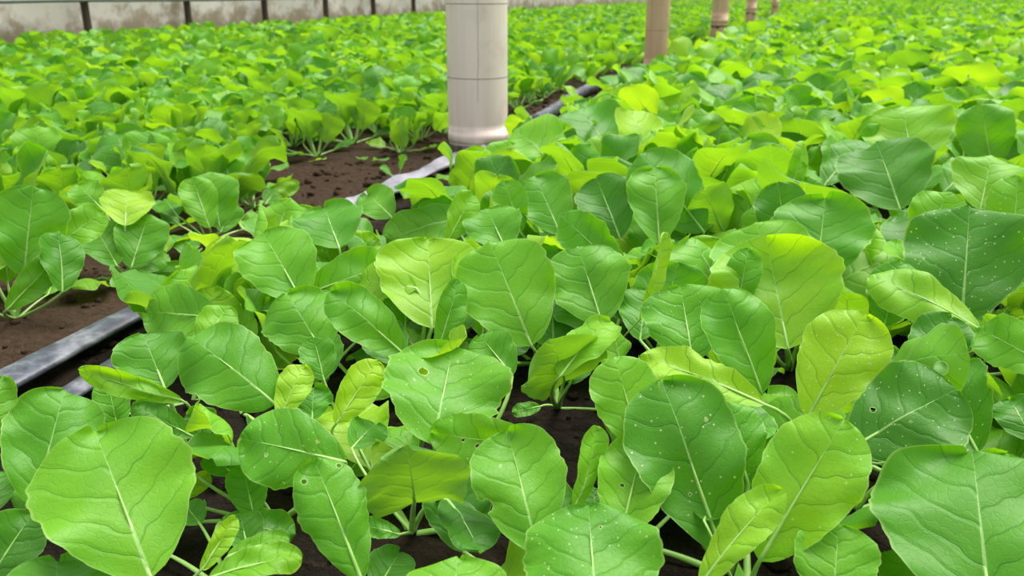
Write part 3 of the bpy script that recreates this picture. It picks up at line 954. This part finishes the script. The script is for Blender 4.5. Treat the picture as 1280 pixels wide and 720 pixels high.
ORD = ['', 'first', 'second', 'third', 'fourth', 'fifth', 'sixth', 'seventh', 'eighth', 'ninth', 'tenth', 'eleventh', 'twelfth', 'thirteenth', 'fourteenth',
       'fifteenth', 'sixteenth', 'seventeenth', 'eighteenth', 'nineteenth', 'twentieth']
ORD += ['twenty-' + a_ for a_ in ORD[1:10]] + ['thirtieth'] + ['thirty-' + a_ for a_ in ORD[1:10]] + ['fortieth']
rows = {}
made = 0
while ind and made < N_IND:
    p = ind.pop(0)
    k = int(rp.integers(0, 14)) if p[3] == 'near' else 14 + int(rp.integers(0, 12))
    root = place(p, k, sub=(made < 110))
    if root is None:
        if rest:
            ind.append(rest.pop(0))
        continue
    made += 1
    t_ = np.mean([b['attrs']['tone'][0] for b, _ in protos[k]])
    look = 'dark green' if t_ < 0.40 else ('yellow-green' if t_ > 0.53 else 'mid-green')
    rows.setdefault((p[3], p[4] if len(p) > 4 else 0), []).append((p[1], root, look))
for (bed, r_), lst in rows.items():
    lst.sort(key=lambda e: e[0])
    for n, (_, root, look) in enumerate(lst):
        if bed == 'near':
            lab = f'{look} mustard plant, near bed, {ORD[r_]} row from path, {ORD[n + 1]} behind front plants'
        else:
            lab = f'{look} mustard plant, far bed, {ORD[r_]} row beyond path, {ORD[n + 1]} from its front'
        tag(root, lab, 'plant', 'mustard plants in the ' + bed + ' bed')

# the thousands behind them, one object
lod = [gen_plant(300 + k, 6, 7, stalk=False, nmax=(9 if k > 9 else 8), low=k > 9) for k in range(20)]
lod2 = [gen_plant(400 + k, 4, 4, stalk=False, nmax=(8 if k > 9 else 7), low=k > 9) for k in range(20)]


def flat(leaves):
    V, Q, T_ = [], [], []
    off = 0
    for b, _ in leaves:
        V.append(b['V']); Q.append(b['Q'] + off); T_.append(b['attrs']['tone']); off += len(b['V'])
    return np.vstack(V), np.vstack(Q), np.concatenate(T_)


def flat_full(leaves):
    V, Q, T_, M_ = [], [], [], []
    off = 0
    for b, st in leaves:
        for k_, g_ in enumerate((b, st)):
            V.append(g_['V']); Q.append(g_['Q'] + off); M_ += [k_] * len(g_['Q'])
            T_.append(b['attrs']['tone'] if k_ == 0 else np.zeros(len(g_['V']))); off += len(g_['V'])
    return np.vstack(V), np.vstack(Q), np.concatenate(T_), np.array(M_)


lod0 = [flat_full(gen_plant(500 + k, 10, 12, nmax=(9 if k > 9 else 8), low=k > 9)) for k in range(20)]
lod = [flat(l) for l in lod]
lod2 = [flat(l) for l in lod2]
V, Q, T_, MI = [], [], [], []
off = 0
for (x, y, s, bed, row_) in rest:
    dz = proj((x, y, 0.08))[2]
    k_ = int(rp.integers(0, 10)) + (10 if bed == 'far' else 0)
    if dz < 3.0:
        v, q, t, mi_ = lod0[k_]
    else:
        v, q, t = (lod if dz < 5 else lod2)[k_]
        mi_ = np.zeros(len(q), int)
    a = rp.uniform(0, 6.28)
    s = s * (1.0 if dz < 5 else 1.12)
    R = np.array([[math.cos(a), -math.sin(a), 0], [math.sin(a), math.cos(a), 0], [0, 0, 1]]) * s
    W_ = v @ R.T + np.array([x, y, 0.0])
    if dz < 1.4 and hides(W_[::9], [], 0.004):
        continue
    MI.append(mi_)
    V.append(W_); Q.append(q + off); T_.append(t + rp.normal(0, 0.07)); off += len(v)
me = mk_mesh('mustard_plants', np.vstack(V), np.vstack(Q), [M_LEAF_FAR, M_STALK], {'tone': np.concatenate(T_)}, mat_idx=np.concatenate(MI))
tag(link('mustard_plants', me), 'the uncounted distant mustard plants filling both beds to the back', 'plants', kind='stuff')

# ------------------------------------------------------------------ bamboo posts


def bamboo_material(name, base, dark, stain):
    m, nt = new_mat(name)
    tc = nd(nt, 'ShaderNodeTexCoord').outputs['Object']
    mp = nd(nt, 'ShaderNodeMapping', ins={'Vector': tc, 'Scale': (40, 40, 2.0)})
    n1 = nd(nt, 'ShaderNodeTexNoise', ins={'Vector': mp.outputs[0], 'Scale': 1.0, 'Detail': 5.0}).outputs['Fac']
    n2 = nd(nt, 'ShaderNodeTexNoise', ins={'Vector': tc, 'Scale': 11.0, 'Detail': 4.0}).outputs['Fac']
    c = ramp(nt, n1, [(0.3, dark), (0.65, base)])
    c = mixc(nt, mth(nt, 'MULTIPLY', sstep(nt, n2, 0.50, 0.75), 0.55), c, (*stain, 1))
    bm = nd(nt, 'ShaderNodeBump', ins={'Strength': 0.3, 'Distance': 0.002, 'Height': n1})
    pb = nd(nt, 'ShaderNodeBsdfPrincipled', ins={'Base Color': c, 'Roughness': 0.55, 'Normal': bm.outputs[0]})
    out(nt, pb.outputs[0])
    return m


M_BAM1 = bamboo_material('bleached_bamboo', (0.80, 0.67, 0.62), (0.68, 0.56, 0.51), (0.46, 0.32, 0.24))
M_BAM2 = bamboo_material('tan_bamboo', (0.56, 0.38, 0.24), (0.46, 0.30, 0.18), (0.22, 0.13, 0.08))
m, nt = new_mat('dark_groove')
pb = nd(nt, 'ShaderNodeBsdfPrincipled', ins={'Base Color': (0.20, 0.14, 0.11, 1), 'Roughness': 0.8})
out(nt, pb.outputs[0])
M_GROOVE = m


def lathe(prof, ns=40, closed_top=True):
    """prof: list of (r, z)."""
    prof = np.array(prof)
    a = np.linspace(0, 2 * PI, ns, endpoint=False)
    V = np.stack([np.outer(prof[:, 0], np.cos(a)), np.outer(prof[:, 0], np.sin(a)), np.repeat(prof[:, 1:2], ns, 1)], 2).reshape(-1, 3)
    q = []
    for r in range(len(prof) - 1):
        for s in range(ns):
            q.append((r * ns + s, r * ns + (s + 1) % ns, (r + 1) * ns + (s + 1) % ns, (r + 1) * ns + s))
    return V, np.array(q)


def solve_z(x, y, py):
    """height at which the vertical line through (x, y) passes the picture row py."""
    lo, hi = -0.2, 3.0
    for _ in range(50):
        mid = (lo + hi) / 2
        if proj((x, y, mid))[1] > py:
            lo = mid
        else:
            hi = mid
    return lo


def bamboo(x, y, R0, nodes, mat, label, crack=False, top=2.3):
    root = empty('bamboo_post', (x, y, 0))
    tag(root, label, 'post', 'bamboo posts along the path')
    prof = [(R0 * 0.99, -0.05)]
    zs = sorted(nodes)
    prev = -0.05
    for zn in zs + [top]:
        for f in np.linspace(0.08, 0.92, 5):
            zz = prev + (zn - prev) * f
            prof.append((R0 * 0.994, zz))
        if zn < top:
            if zn == min(zs):
                prof += [(R0 * 0.994, zn - 0.03), (R0 * 0.99, zn - 0.012), (R0 * 0.985, zn), (R0 * 1.02, zn + 0.003), (R0 * 1.012, zn + 0.012), (R0 * 0.998, zn + 0.03)]
        prev = zn
    prof += [(R0 * 0.99, top), (R0 * 0.9, top), (R0 * 0.88, top - 0.03), (0.0005, top - 0.03)]
    Vv, q = lathe(prof)
    link('culm', mk_mesh('culm', Vv, q, [mat]), root)
    for zn in zs:
        Vv, q = lathe([(R0 * 0.985, zn), (R0 * 0.9985, zn + 0.0004), (R0 * 0.9985, zn + 0.0018), (R0 * 0.985, zn + 0.0022)])
        link('node_ring', mk_mesh('node_ring', Vv, q, [M_GROOVE]), root)
    if crack:
        # a drying split that wanders down the culm on the side towards the path
        to = unit(np.array([CP[0] - x, CP[1] - y, 0]))
        a0 = math.atan2(to[1], to[0])
        zz = np.linspace(0.12, 1.3, 60)
        V_, Q_ = [], []
        for i, z_ in enumerate(zz):
            a = a0 + 0.06 * mnoise.noise(Vector((z_ * 5, 2.0, 0))) + 0.03 * mnoise.noise(Vector((z_ * 21, 5.0, 0))) + 0.02
            hw = 0.006 * (0.6 + 0.8 * abs(mnoise.noise(Vector((z_ * 12, 9.0, 0)))))
            for sgn in (-1, 1):
                aa = a + sgn * hw
                V_.append((R0 * 1.003 * math.cos(aa), R0 * 1.003 * math.sin(aa), z_))
            if i:
                k = 2 * i
                Q_.append((k - 2, k - 1, k + 1, k))
        link('crack', mk_mesh('crack', np.array(V_), np.array(Q_), [M_GROOVE]), root)
    return root


posts = [((598, 187), 75, [5, 96, 174], M_BAM1), ((818, 97), 29, [38, 84], M_BAM2), ((897, 57), 21, [28], M_BAM2), ((937, 34), 13, [12], M_BAM2), ((968, 17), 9, [4], M_BAM2)]
labs = ['pale bleached bamboo post with a long crack, thickest and nearest of the path posts',
        'tan bamboo post second along the path, behind the thick bleached post',
        'tan bamboo post third along the path, between the second and fourth posts',
        'slim brownish bamboo post fourth along the path, far up the row',
        'smallest brown bamboo post farthest away along the path']
for i, ((px_, py_), wpx, nods, mt) in enumerate(posts):
    g = at(px_, py_)
    xx = -0.80 if i else g[0]
    # keep every post on the path's edge line
    d = ray(px_, py_)
    tt = (xx - 0.0) / d[0]
    yy = CP[1] + d[1] * tt
    dep = (np.array([xx, yy, 0.1]) - CP) @ CF
    R0 = wpx / F * dep / 2
    zs = [solve_z(xx, yy, n_) for n_ in nods]
    gap = (zs[0] - zs[1]) if len(zs) > 1 else 0.25
    if i == 0:
        gap = zs[0] - zs[1]
    zt = zs[0]
    while zt + gap < 2.1:
        zt += gap
        zs.append(zt)
    bamboo(xx, yy, R0, zs, mt, labs[i], crack=(i == 0))

# ------------------------------------------------------------------ hose and plastic strip along the path
m, nt = new_mat('muddy_grey_plastic')
geo = nd(nt, 'ShaderNodeNewGeometry')
n1 = nd(nt, 'ShaderNodeTexNoise', ins={'Vector': geo.outputs['Position'], 'Scale': 26.0, 'Detail': 6.0, 'Roughness': 0.65}).outputs['Fac']
c = ramp(nt, n1, [(0.36, (0.022, 0.024, 0.038)), (0.50, (0.065, 0.070, 0.100)), (0.62, (0.16, 0.165, 0.20)), (0.78, (0.34, 0.34, 0.36))])
bm = nd(nt, 'ShaderNodeBump', ins={'Strength': 0.3, 'Distance': 0.003, 'Height': n1})
pb = nd(nt, 'ShaderNodeBsdfPrincipled', ins={'Base Color': c, 'Roughness': 0.38, 'Normal': bm.outputs[0]})
out(nt, pb.outputs[0])
M_HOSE = m
m, nt = new_mat('pale_plastic_film')
geo = nd(nt, 'ShaderNodeNewGeometry')
n1 = nd(nt, 'ShaderNodeTexNoise', ins={'Vector': geo.outputs['Position'], 'Scale': 14.0, 'Detail': 5.0}).outputs['Fac']
c = ramp(nt, n1, [(0.35, (0.13, 0.125, 0.16)), (0.6, (0.34, 0.325, 0.38))])
bm = nd(nt, 'ShaderNodeBump', ins={'Strength': 0.6, 'Distance': 0.006, 'Height': n1})
pb = nd(nt, 'ShaderNodeBsdfPrincipled', ins={'Base Color': c, 'Roughness': 0.35, 'Normal': bm.outputs[0]})
out(nt, pb.outputs[0])
M_FILM = m


def strip(name, pts, wid, hgt, mat, ns=14, seed=0, rough=0.0):
    """a flattened tube lying along a ground line; pts are (x, y)."""
    pts = np.array(pts, float)
    s = np.concatenate([[0], np.cumsum(np.hypot(*np.diff(pts, axis=0).T))])
    n = max(30, int(s[-1] / 0.025))
    si = np.linspace(0, s[-1], n)
    X = np.interp(si, s, pts[:, 0]); Y = np.interp(si, s, pts[:, 1])
    ker = np.ones(9) / 9
    X = np.convolve(np.pad(X, 4, mode='edge'), ker, 'valid'); Y = np.convolve(np.pad(Y, 4, mode='edge'), ker, 'valid')
    tx, ty = np.gradient(X), np.gradient(Y)
    l = np.hypot(tx, ty); tx, ty = tx / l, ty / l
    V_ = []
    a = np.linspace(0, 2 * PI, ns, endpoint=False)
    for i in range(n):
        w_ = wid / 2 * (1 + rough * mnoise.noise(Vector((si[i] * 7, seed, 0))))
        for aa in a:
            lat = w_ * np.sign(math.cos(aa)) * abs(math.cos(aa)) ** 0.8
            z = hgt / 2 * (1 + math.sin(aa)) * (1 + rough * 1.6 * mnoise.noise(Vector((si[i] * 22, math.cos(aa) * 2, seed)))) + 0.001
            V_.append((X[i] + ty[i] * lat, Y[i] - tx[i] * lat, z + 0.006))
    q = []
    for i in range(n - 1):
        for k in range(ns):
            q.append((i * ns + k, i * ns + (k + 1) % ns, (i + 1) * ns + (k + 1) % ns, (i + 1) * ns + k))
    for i_, sg in ((0, 1), (n - 1, -1)):                 # folded shut at both ends
        ring_ = np.arange(i_ * ns, i_ * ns + ns)
        c_ = np.array([V_[k] for k in ring_])
        m_ = c_.mean(0)
        base_ = len(V_)
        V_ += [tuple(m_ + (p_ - m_) * np.array([.9, .9, .05])) for p_ in c_]
        for k in range(ns):
            e = (int(ring_[k]), base_ + k, base_ + (k + 1) % ns, int(ring_[(k + 1) % ns]))
            q.append(e if sg > 0 else e[::-1])
    return link(name, mk_mesh(name, np.array(V_), np.array(q), [mat]))


hp = [at(-60, 531)[:2], at(20, 487)[:2], at(100, 440)[:2], at(185, 398)[:2], at(260, 358)[:2], at(370, 300)[:2], at(480, 246)[:2]]
tag(strip('irrigation_hose', hp, 0.040, 0.012, M_HOSE, seed=1, rough=0.12), 'flat muddy grey irrigation hose lying along the path beside the near bed', 'hose')
hp = [at(20, 560)[:2], at(80, 508)[:2], at(150, 466)[:2], at(250, 410)[:2], at(330, 362)[:2]]
tag(strip('plastic_strip', hp, 0.028, 0.008, M_HOSE, seed=4, rough=0.3), 'dark plastic strip half hidden under leaves next to the muddy grey hose', 'strip')
hp = [at(225, 385)[:2], at(265, 358)[:2], at(440, 268)[:2], at(520, 228)[:2], at(600, 186)[:2] + np.array([.03, 0]), at(660, 160)[:2], at(715, 133)[:2]]
tag(strip('plastic_film', hp, 0.05, 0.014, M_FILM, seed=7, rough=0.55), 'pale lilac plastic film edging the near bed in front of the bleached post', 'film')
hp = [at(668, 163)[:2], at(700, 143)[:2], at(715, 130)[:2], at(735, 119)[:2], at(758, 112)[:2], at(790, 100)[:2]]
tag(strip('irrigation_hose', hp, 0.034, 0.034, M_HOSE, seed=12, rough=0.12), 'dark grey curved hose end on the path between the first and second bamboo posts', 'hose')
hp = [at(775, 104)[:2], at(790, 98)[:2], at(835, 84)[:2], at(868, 72)[:2], at(905, 54)[:2], at(935, 38)[:2]]
tag(strip('plastic_film', hp, 0.06, 0.035, M_FILM, seed=9, rough=0.6), 'crumpled pale plastic film between the second and fourth bamboo posts', 'film')

# ------------------------------------------------------------------ small things lying and sprouting on the path
def flat_leaf(px_, py_, ang, L, w, tone, label):
    g = at(px_, py_)
    g[2] = soil_h(g[0], g[1])
    d_ = np.array([math.cos(ang), math.sin(ang), 0.05])
    up = np.array([0.0, 0.1, 1.0])
    b, st = leaf_geo(g - d_ * 0.012 + up * .004, g + up * 0.006, g + d_ * L + up * 0.010, up, w, nu=10, nv=14, bow=0.12, cup=0.3, tone=tone, seed=int(px_), r0=.0012)
    root = empty('fallen_leaf', g)
    add_leaf(root, b, st, g).name = 'blade'
    tag(root, label, 'leaf', 'leaves lying on the path')


flat_leaf(392, 207, 0.1, 0.030, 0.022, .75, 'yellowish leaf lying on brown soil, leftmost of the loose leaves there')
flat_leaf(452, 200, -1.0, 0.045, 0.026, .5, 'slim green leaf lying on brown soil between two loose leaves')
flat_leaf(468, 203, -0.5, 0.045, 0.034, .4, 'round green leaf lying on brown soil nearest the path seedling')
flat_leaf(118, 356, -0.1, 0.035, 0.012, .5, 'narrow leaf lying on dark soil above the grey hose')
g = at(497, 226)
g[2] = soil_h(g[0], g[1]) - 0.001
root = empty('seedling', g)
for k, (az, el, L, w) in enumerate(((0.6, 1.25, 0.032, 0.024), (2.9, 0.5, 0.028, 0.018), (4.3, 0.6, 0.02, 0.014))):
    hz = np.array([math.cos(az), math.sin(az), 0])
    up = np.array([0, 0, 1.0])
    dr = hz * math.cos(el) + up * math.sin(el)
    b, st = leaf_geo(g, g + dr * 0.022, g + dr * (0.022 + L), up * math.cos(el) - hz * math.sin(el) + np.array([.3, -.4, 0]), w, nu=10, nv=14, tone=.4, seed=900 + k, r0=.0012)
    add_leaf(root, b, st, g)
tag(root, 'tiny seedling with one upright leaf sprouting alone on the brown path', 'seedling')

# ------------------------------------------------------------------ plastic side wall
WX = -4.75
m, nt = new_mat('dirty_plastic_sheet')
geo = nd(nt, 'ShaderNodeNewGeometry')
sp_ = nd(nt, 'ShaderNodeSeparateXYZ', ins={'Vector': geo.outputs['Position']})
n1 = nd(nt, 'ShaderNodeTexNoise', ins={'Vector': geo.outputs['Position'], 'Scale': 1.3, 'Detail': 3.0}).outputs['Fac']
n2 = nd(nt, 'ShaderNodeTexNoise', ins={'Vector': geo.outputs['Position'], 'Scale': 7.0, 'Detail': 6.0, 'Roughness': 0.7}).outputs['Fac']
low = mth(nt, 'SUBTRACT', 1.0, sstep(nt, sp_.outputs['Z'], 0.05, 0.34))
dirt = sstep(nt, mth(nt, 'ADD', mth(nt, 'ADD', n2, mth(nt, 'MULTIPLY', low, 0.22)), mth(nt, 'MULTIPLY', n1, 0.25)), 0.62, 0.86)
c = mixc(nt, n1, (0.74, 0.71, 0.62, 1), (0.92, 0.90, 0.86, 1))
c = mixc(nt, mth(nt, 'MULTIPLY', dirt, 0.62), c, (0.36, 0.26, 0.12, 1))
df = nd(nt, 'ShaderNodeBsdfPrincipled', ins={'Base Color': c, 'Roughness': 0.35})
tr = nd(nt, 'ShaderNodeBsdfTranslucent', ins={'Color': c})
mx = nd(nt, 'ShaderNodeMixShader', ins={0: 0.62, 1: df.outputs[0], 2: tr.outputs[0]})
out(nt, mx.outputs[0])
M_SHEET = m


def sheet(name, x0, y0, x1, y1, h, thick=0.004):
    n, k = int(math.hypot(x1 - x0, y1 - y0) / 0.06), 14
    nx, ny = unit(np.array([-(y1 - y0), x1 - x0]))
    V_ = []
    for side in (0, 1):
        for i in range(n + 1):
            f = i / n
            for j in range(k + 1):
                z = -0.02 + h * (j / k) ** 1.4
                bl = 0.03 * mnoise.noise(Vector((f * n * 0.06 * 2.1, z * 5 + f * n * 0.06 * 1.4, 3.0))) + 0.012 * mnoise.noise(Vector((f * n * 0.06 * 9, z * 8, 7)))
                bl += side * thick
                V_.append((x0 + (x1 - x0) * f + nx * bl, y0 + (y1 - y0) * f + ny * bl, z))
    q = grid_quads(n, k)
    q2 = q[:, ::-1] + (n + 1) * (k + 1)
    me = mk_mesh(name, np.array(V_), np.vstack([q2, q]), [M_SHEET])
    return tag(link(name, me), kind='structure')


sheet('wall_left', WX, 0.5, WX, 27.0, 1.3)
sheet('wall_back', WX, 27.0, 8.0, 27.0, 1.3)

m, nt = new_mat('weathered_dark_wood')
geo = nd(nt, 'ShaderNodeNewGeometry')
mp = nd(nt, 'ShaderNodeMapping', ins={'Vector': geo.outputs['Position'], 'Scale': (30, 30, 3)})
n1 = nd(nt, 'ShaderNodeTexNoise', ins={'Vector': mp.outputs[0], 'Scale': 1.0, 'Detail': 5.0}).outputs['Fac']
c = ramp(nt, n1, [(0.3, (0.03, 0.02, 0.012)), (0.7, (0.09, 0.06, 0.035))])
pb = nd(nt, 'ShaderNodeBsdfPrincipled', ins={'Base Color': c, 'Roughness': 0.75})
out(nt, pb.outputs[0])
M_WOOD = m
m, nt = new_mat('grey_green_pipe')
pb = nd(nt, 'ShaderNodeBsdfPrincipled', ins={'Base Color': (0.16, 0.19, 0.16, 1), 'Roughness': 0.5})
out(nt, pb.outputs[0])
M_PIPE = m


def hit_x(px_, py_, X):
    d = ray(px_, py_)
    return CP + d * (X / d[0])


ords = ['first', 'second', 'third', 'fourth', 'fifth', 'sixth', 'seventh']
for i, px_ in enumerate((104, 232, 328.5, 405, 464.5, 515, 557)):
    y = hit_x(px_, 20, WX + 0.05)[1]
    R0 = 0.026
    prof = [(R0, -0.05)] + [(R0 * (1 + 0.06 * mnoise.noise(Vector((z * 6, i, 0)))), z) for z in np.linspace(0.0, 1.25, 26)] + [(R0 * 0.9, 1.26), (0.001, 1.265)]
    Vv, q = lathe(prof, 14)
    Vv = Vv + np.array([0.012 * 1, 0, 0]) * 0
    o = link('wall_stake', mk_mesh('wall_stake', Vv, q, [M_WOOD]), loc=(WX + 0.075, y, 0))
    tag(o, 'dark wooden stake holding the plastic side wall, ' + ords[i] + ' from the left', 'stake', 'stakes along the plastic side wall')
# rail at eye height
zr = solve_z(WX + 0.11, hit_x(200, 0, WX + 0.11)[1], -0.5)
nY = 300
ys = np.linspace(0.6, 26.9, nY)
a = np.linspace(0, 2 * PI, 12, endpoint=False)
V_, q = [], []
for i, y in enumerate(ys):
    for aa in a:
        V_.append((WX + 0.115 + 0.014 * math.cos(aa), y, zr + 0.014 * math.sin(aa) + 0.006 * mnoise.noise(Vector((y * 0.8, 0, 0)))))
    if i:
        for k in range(12):
            q.append(((i - 1) * 12 + k, (i - 1) * 12 + (k + 1) % 12, i * 12 + (k + 1) % 12, i * 12 + k))
o = link('rail', mk_mesh('rail', np.array(V_), np.array(q)[:, ::-1], [M_PIPE]))
tag(o, 'thin grey-green rail running along the stakes of the plastic side wall', 'rail')

# ------------------------------------------------------------------ light: overcast daylight through the plastic roof
w = bpy.data.worlds.new('daylight')
scene.world = w
w.use_nodes = True
nt = w.node_tree
nt.nodes.clear()
tc = nd(nt, 'ShaderNodeTexCoord').outputs['Generated']
sz = nd(nt, 'ShaderNodeSeparateXYZ', ins={'Vector': tc}).outputs['Z']
c = ramp(nt, mth(nt, 'MAXIMUM', sz, 0.0), [(0.0, (0.62, 0.66, 0.70)), (0.5, (0.95, 0.98, 1.0)), (1.0, (1.0, 1.0, 1.0))])
bg = nd(nt, 'ShaderNodeBackground', ins={'Color': c, 'Strength': 0.78})
o = nt.nodes.new('ShaderNodeOutputWorld')
nt.links.new(bg.outputs[0], o.inputs['Surface'])

sd = bpy.data.lights.new('daylight_through_roof', 'SUN')
sd.energy = 4.9
sd.angle = math.radians(48)
sd.color = (1.0, 0.97, 0.90)
so = bpy.data.objects.new('daylight_through_roof', sd)
COL.objects.link(so)
so.rotation_euler = Vector((-0.22, -0.42, -1.0)).to_track_quat('-Z', 'Y').to_euler()
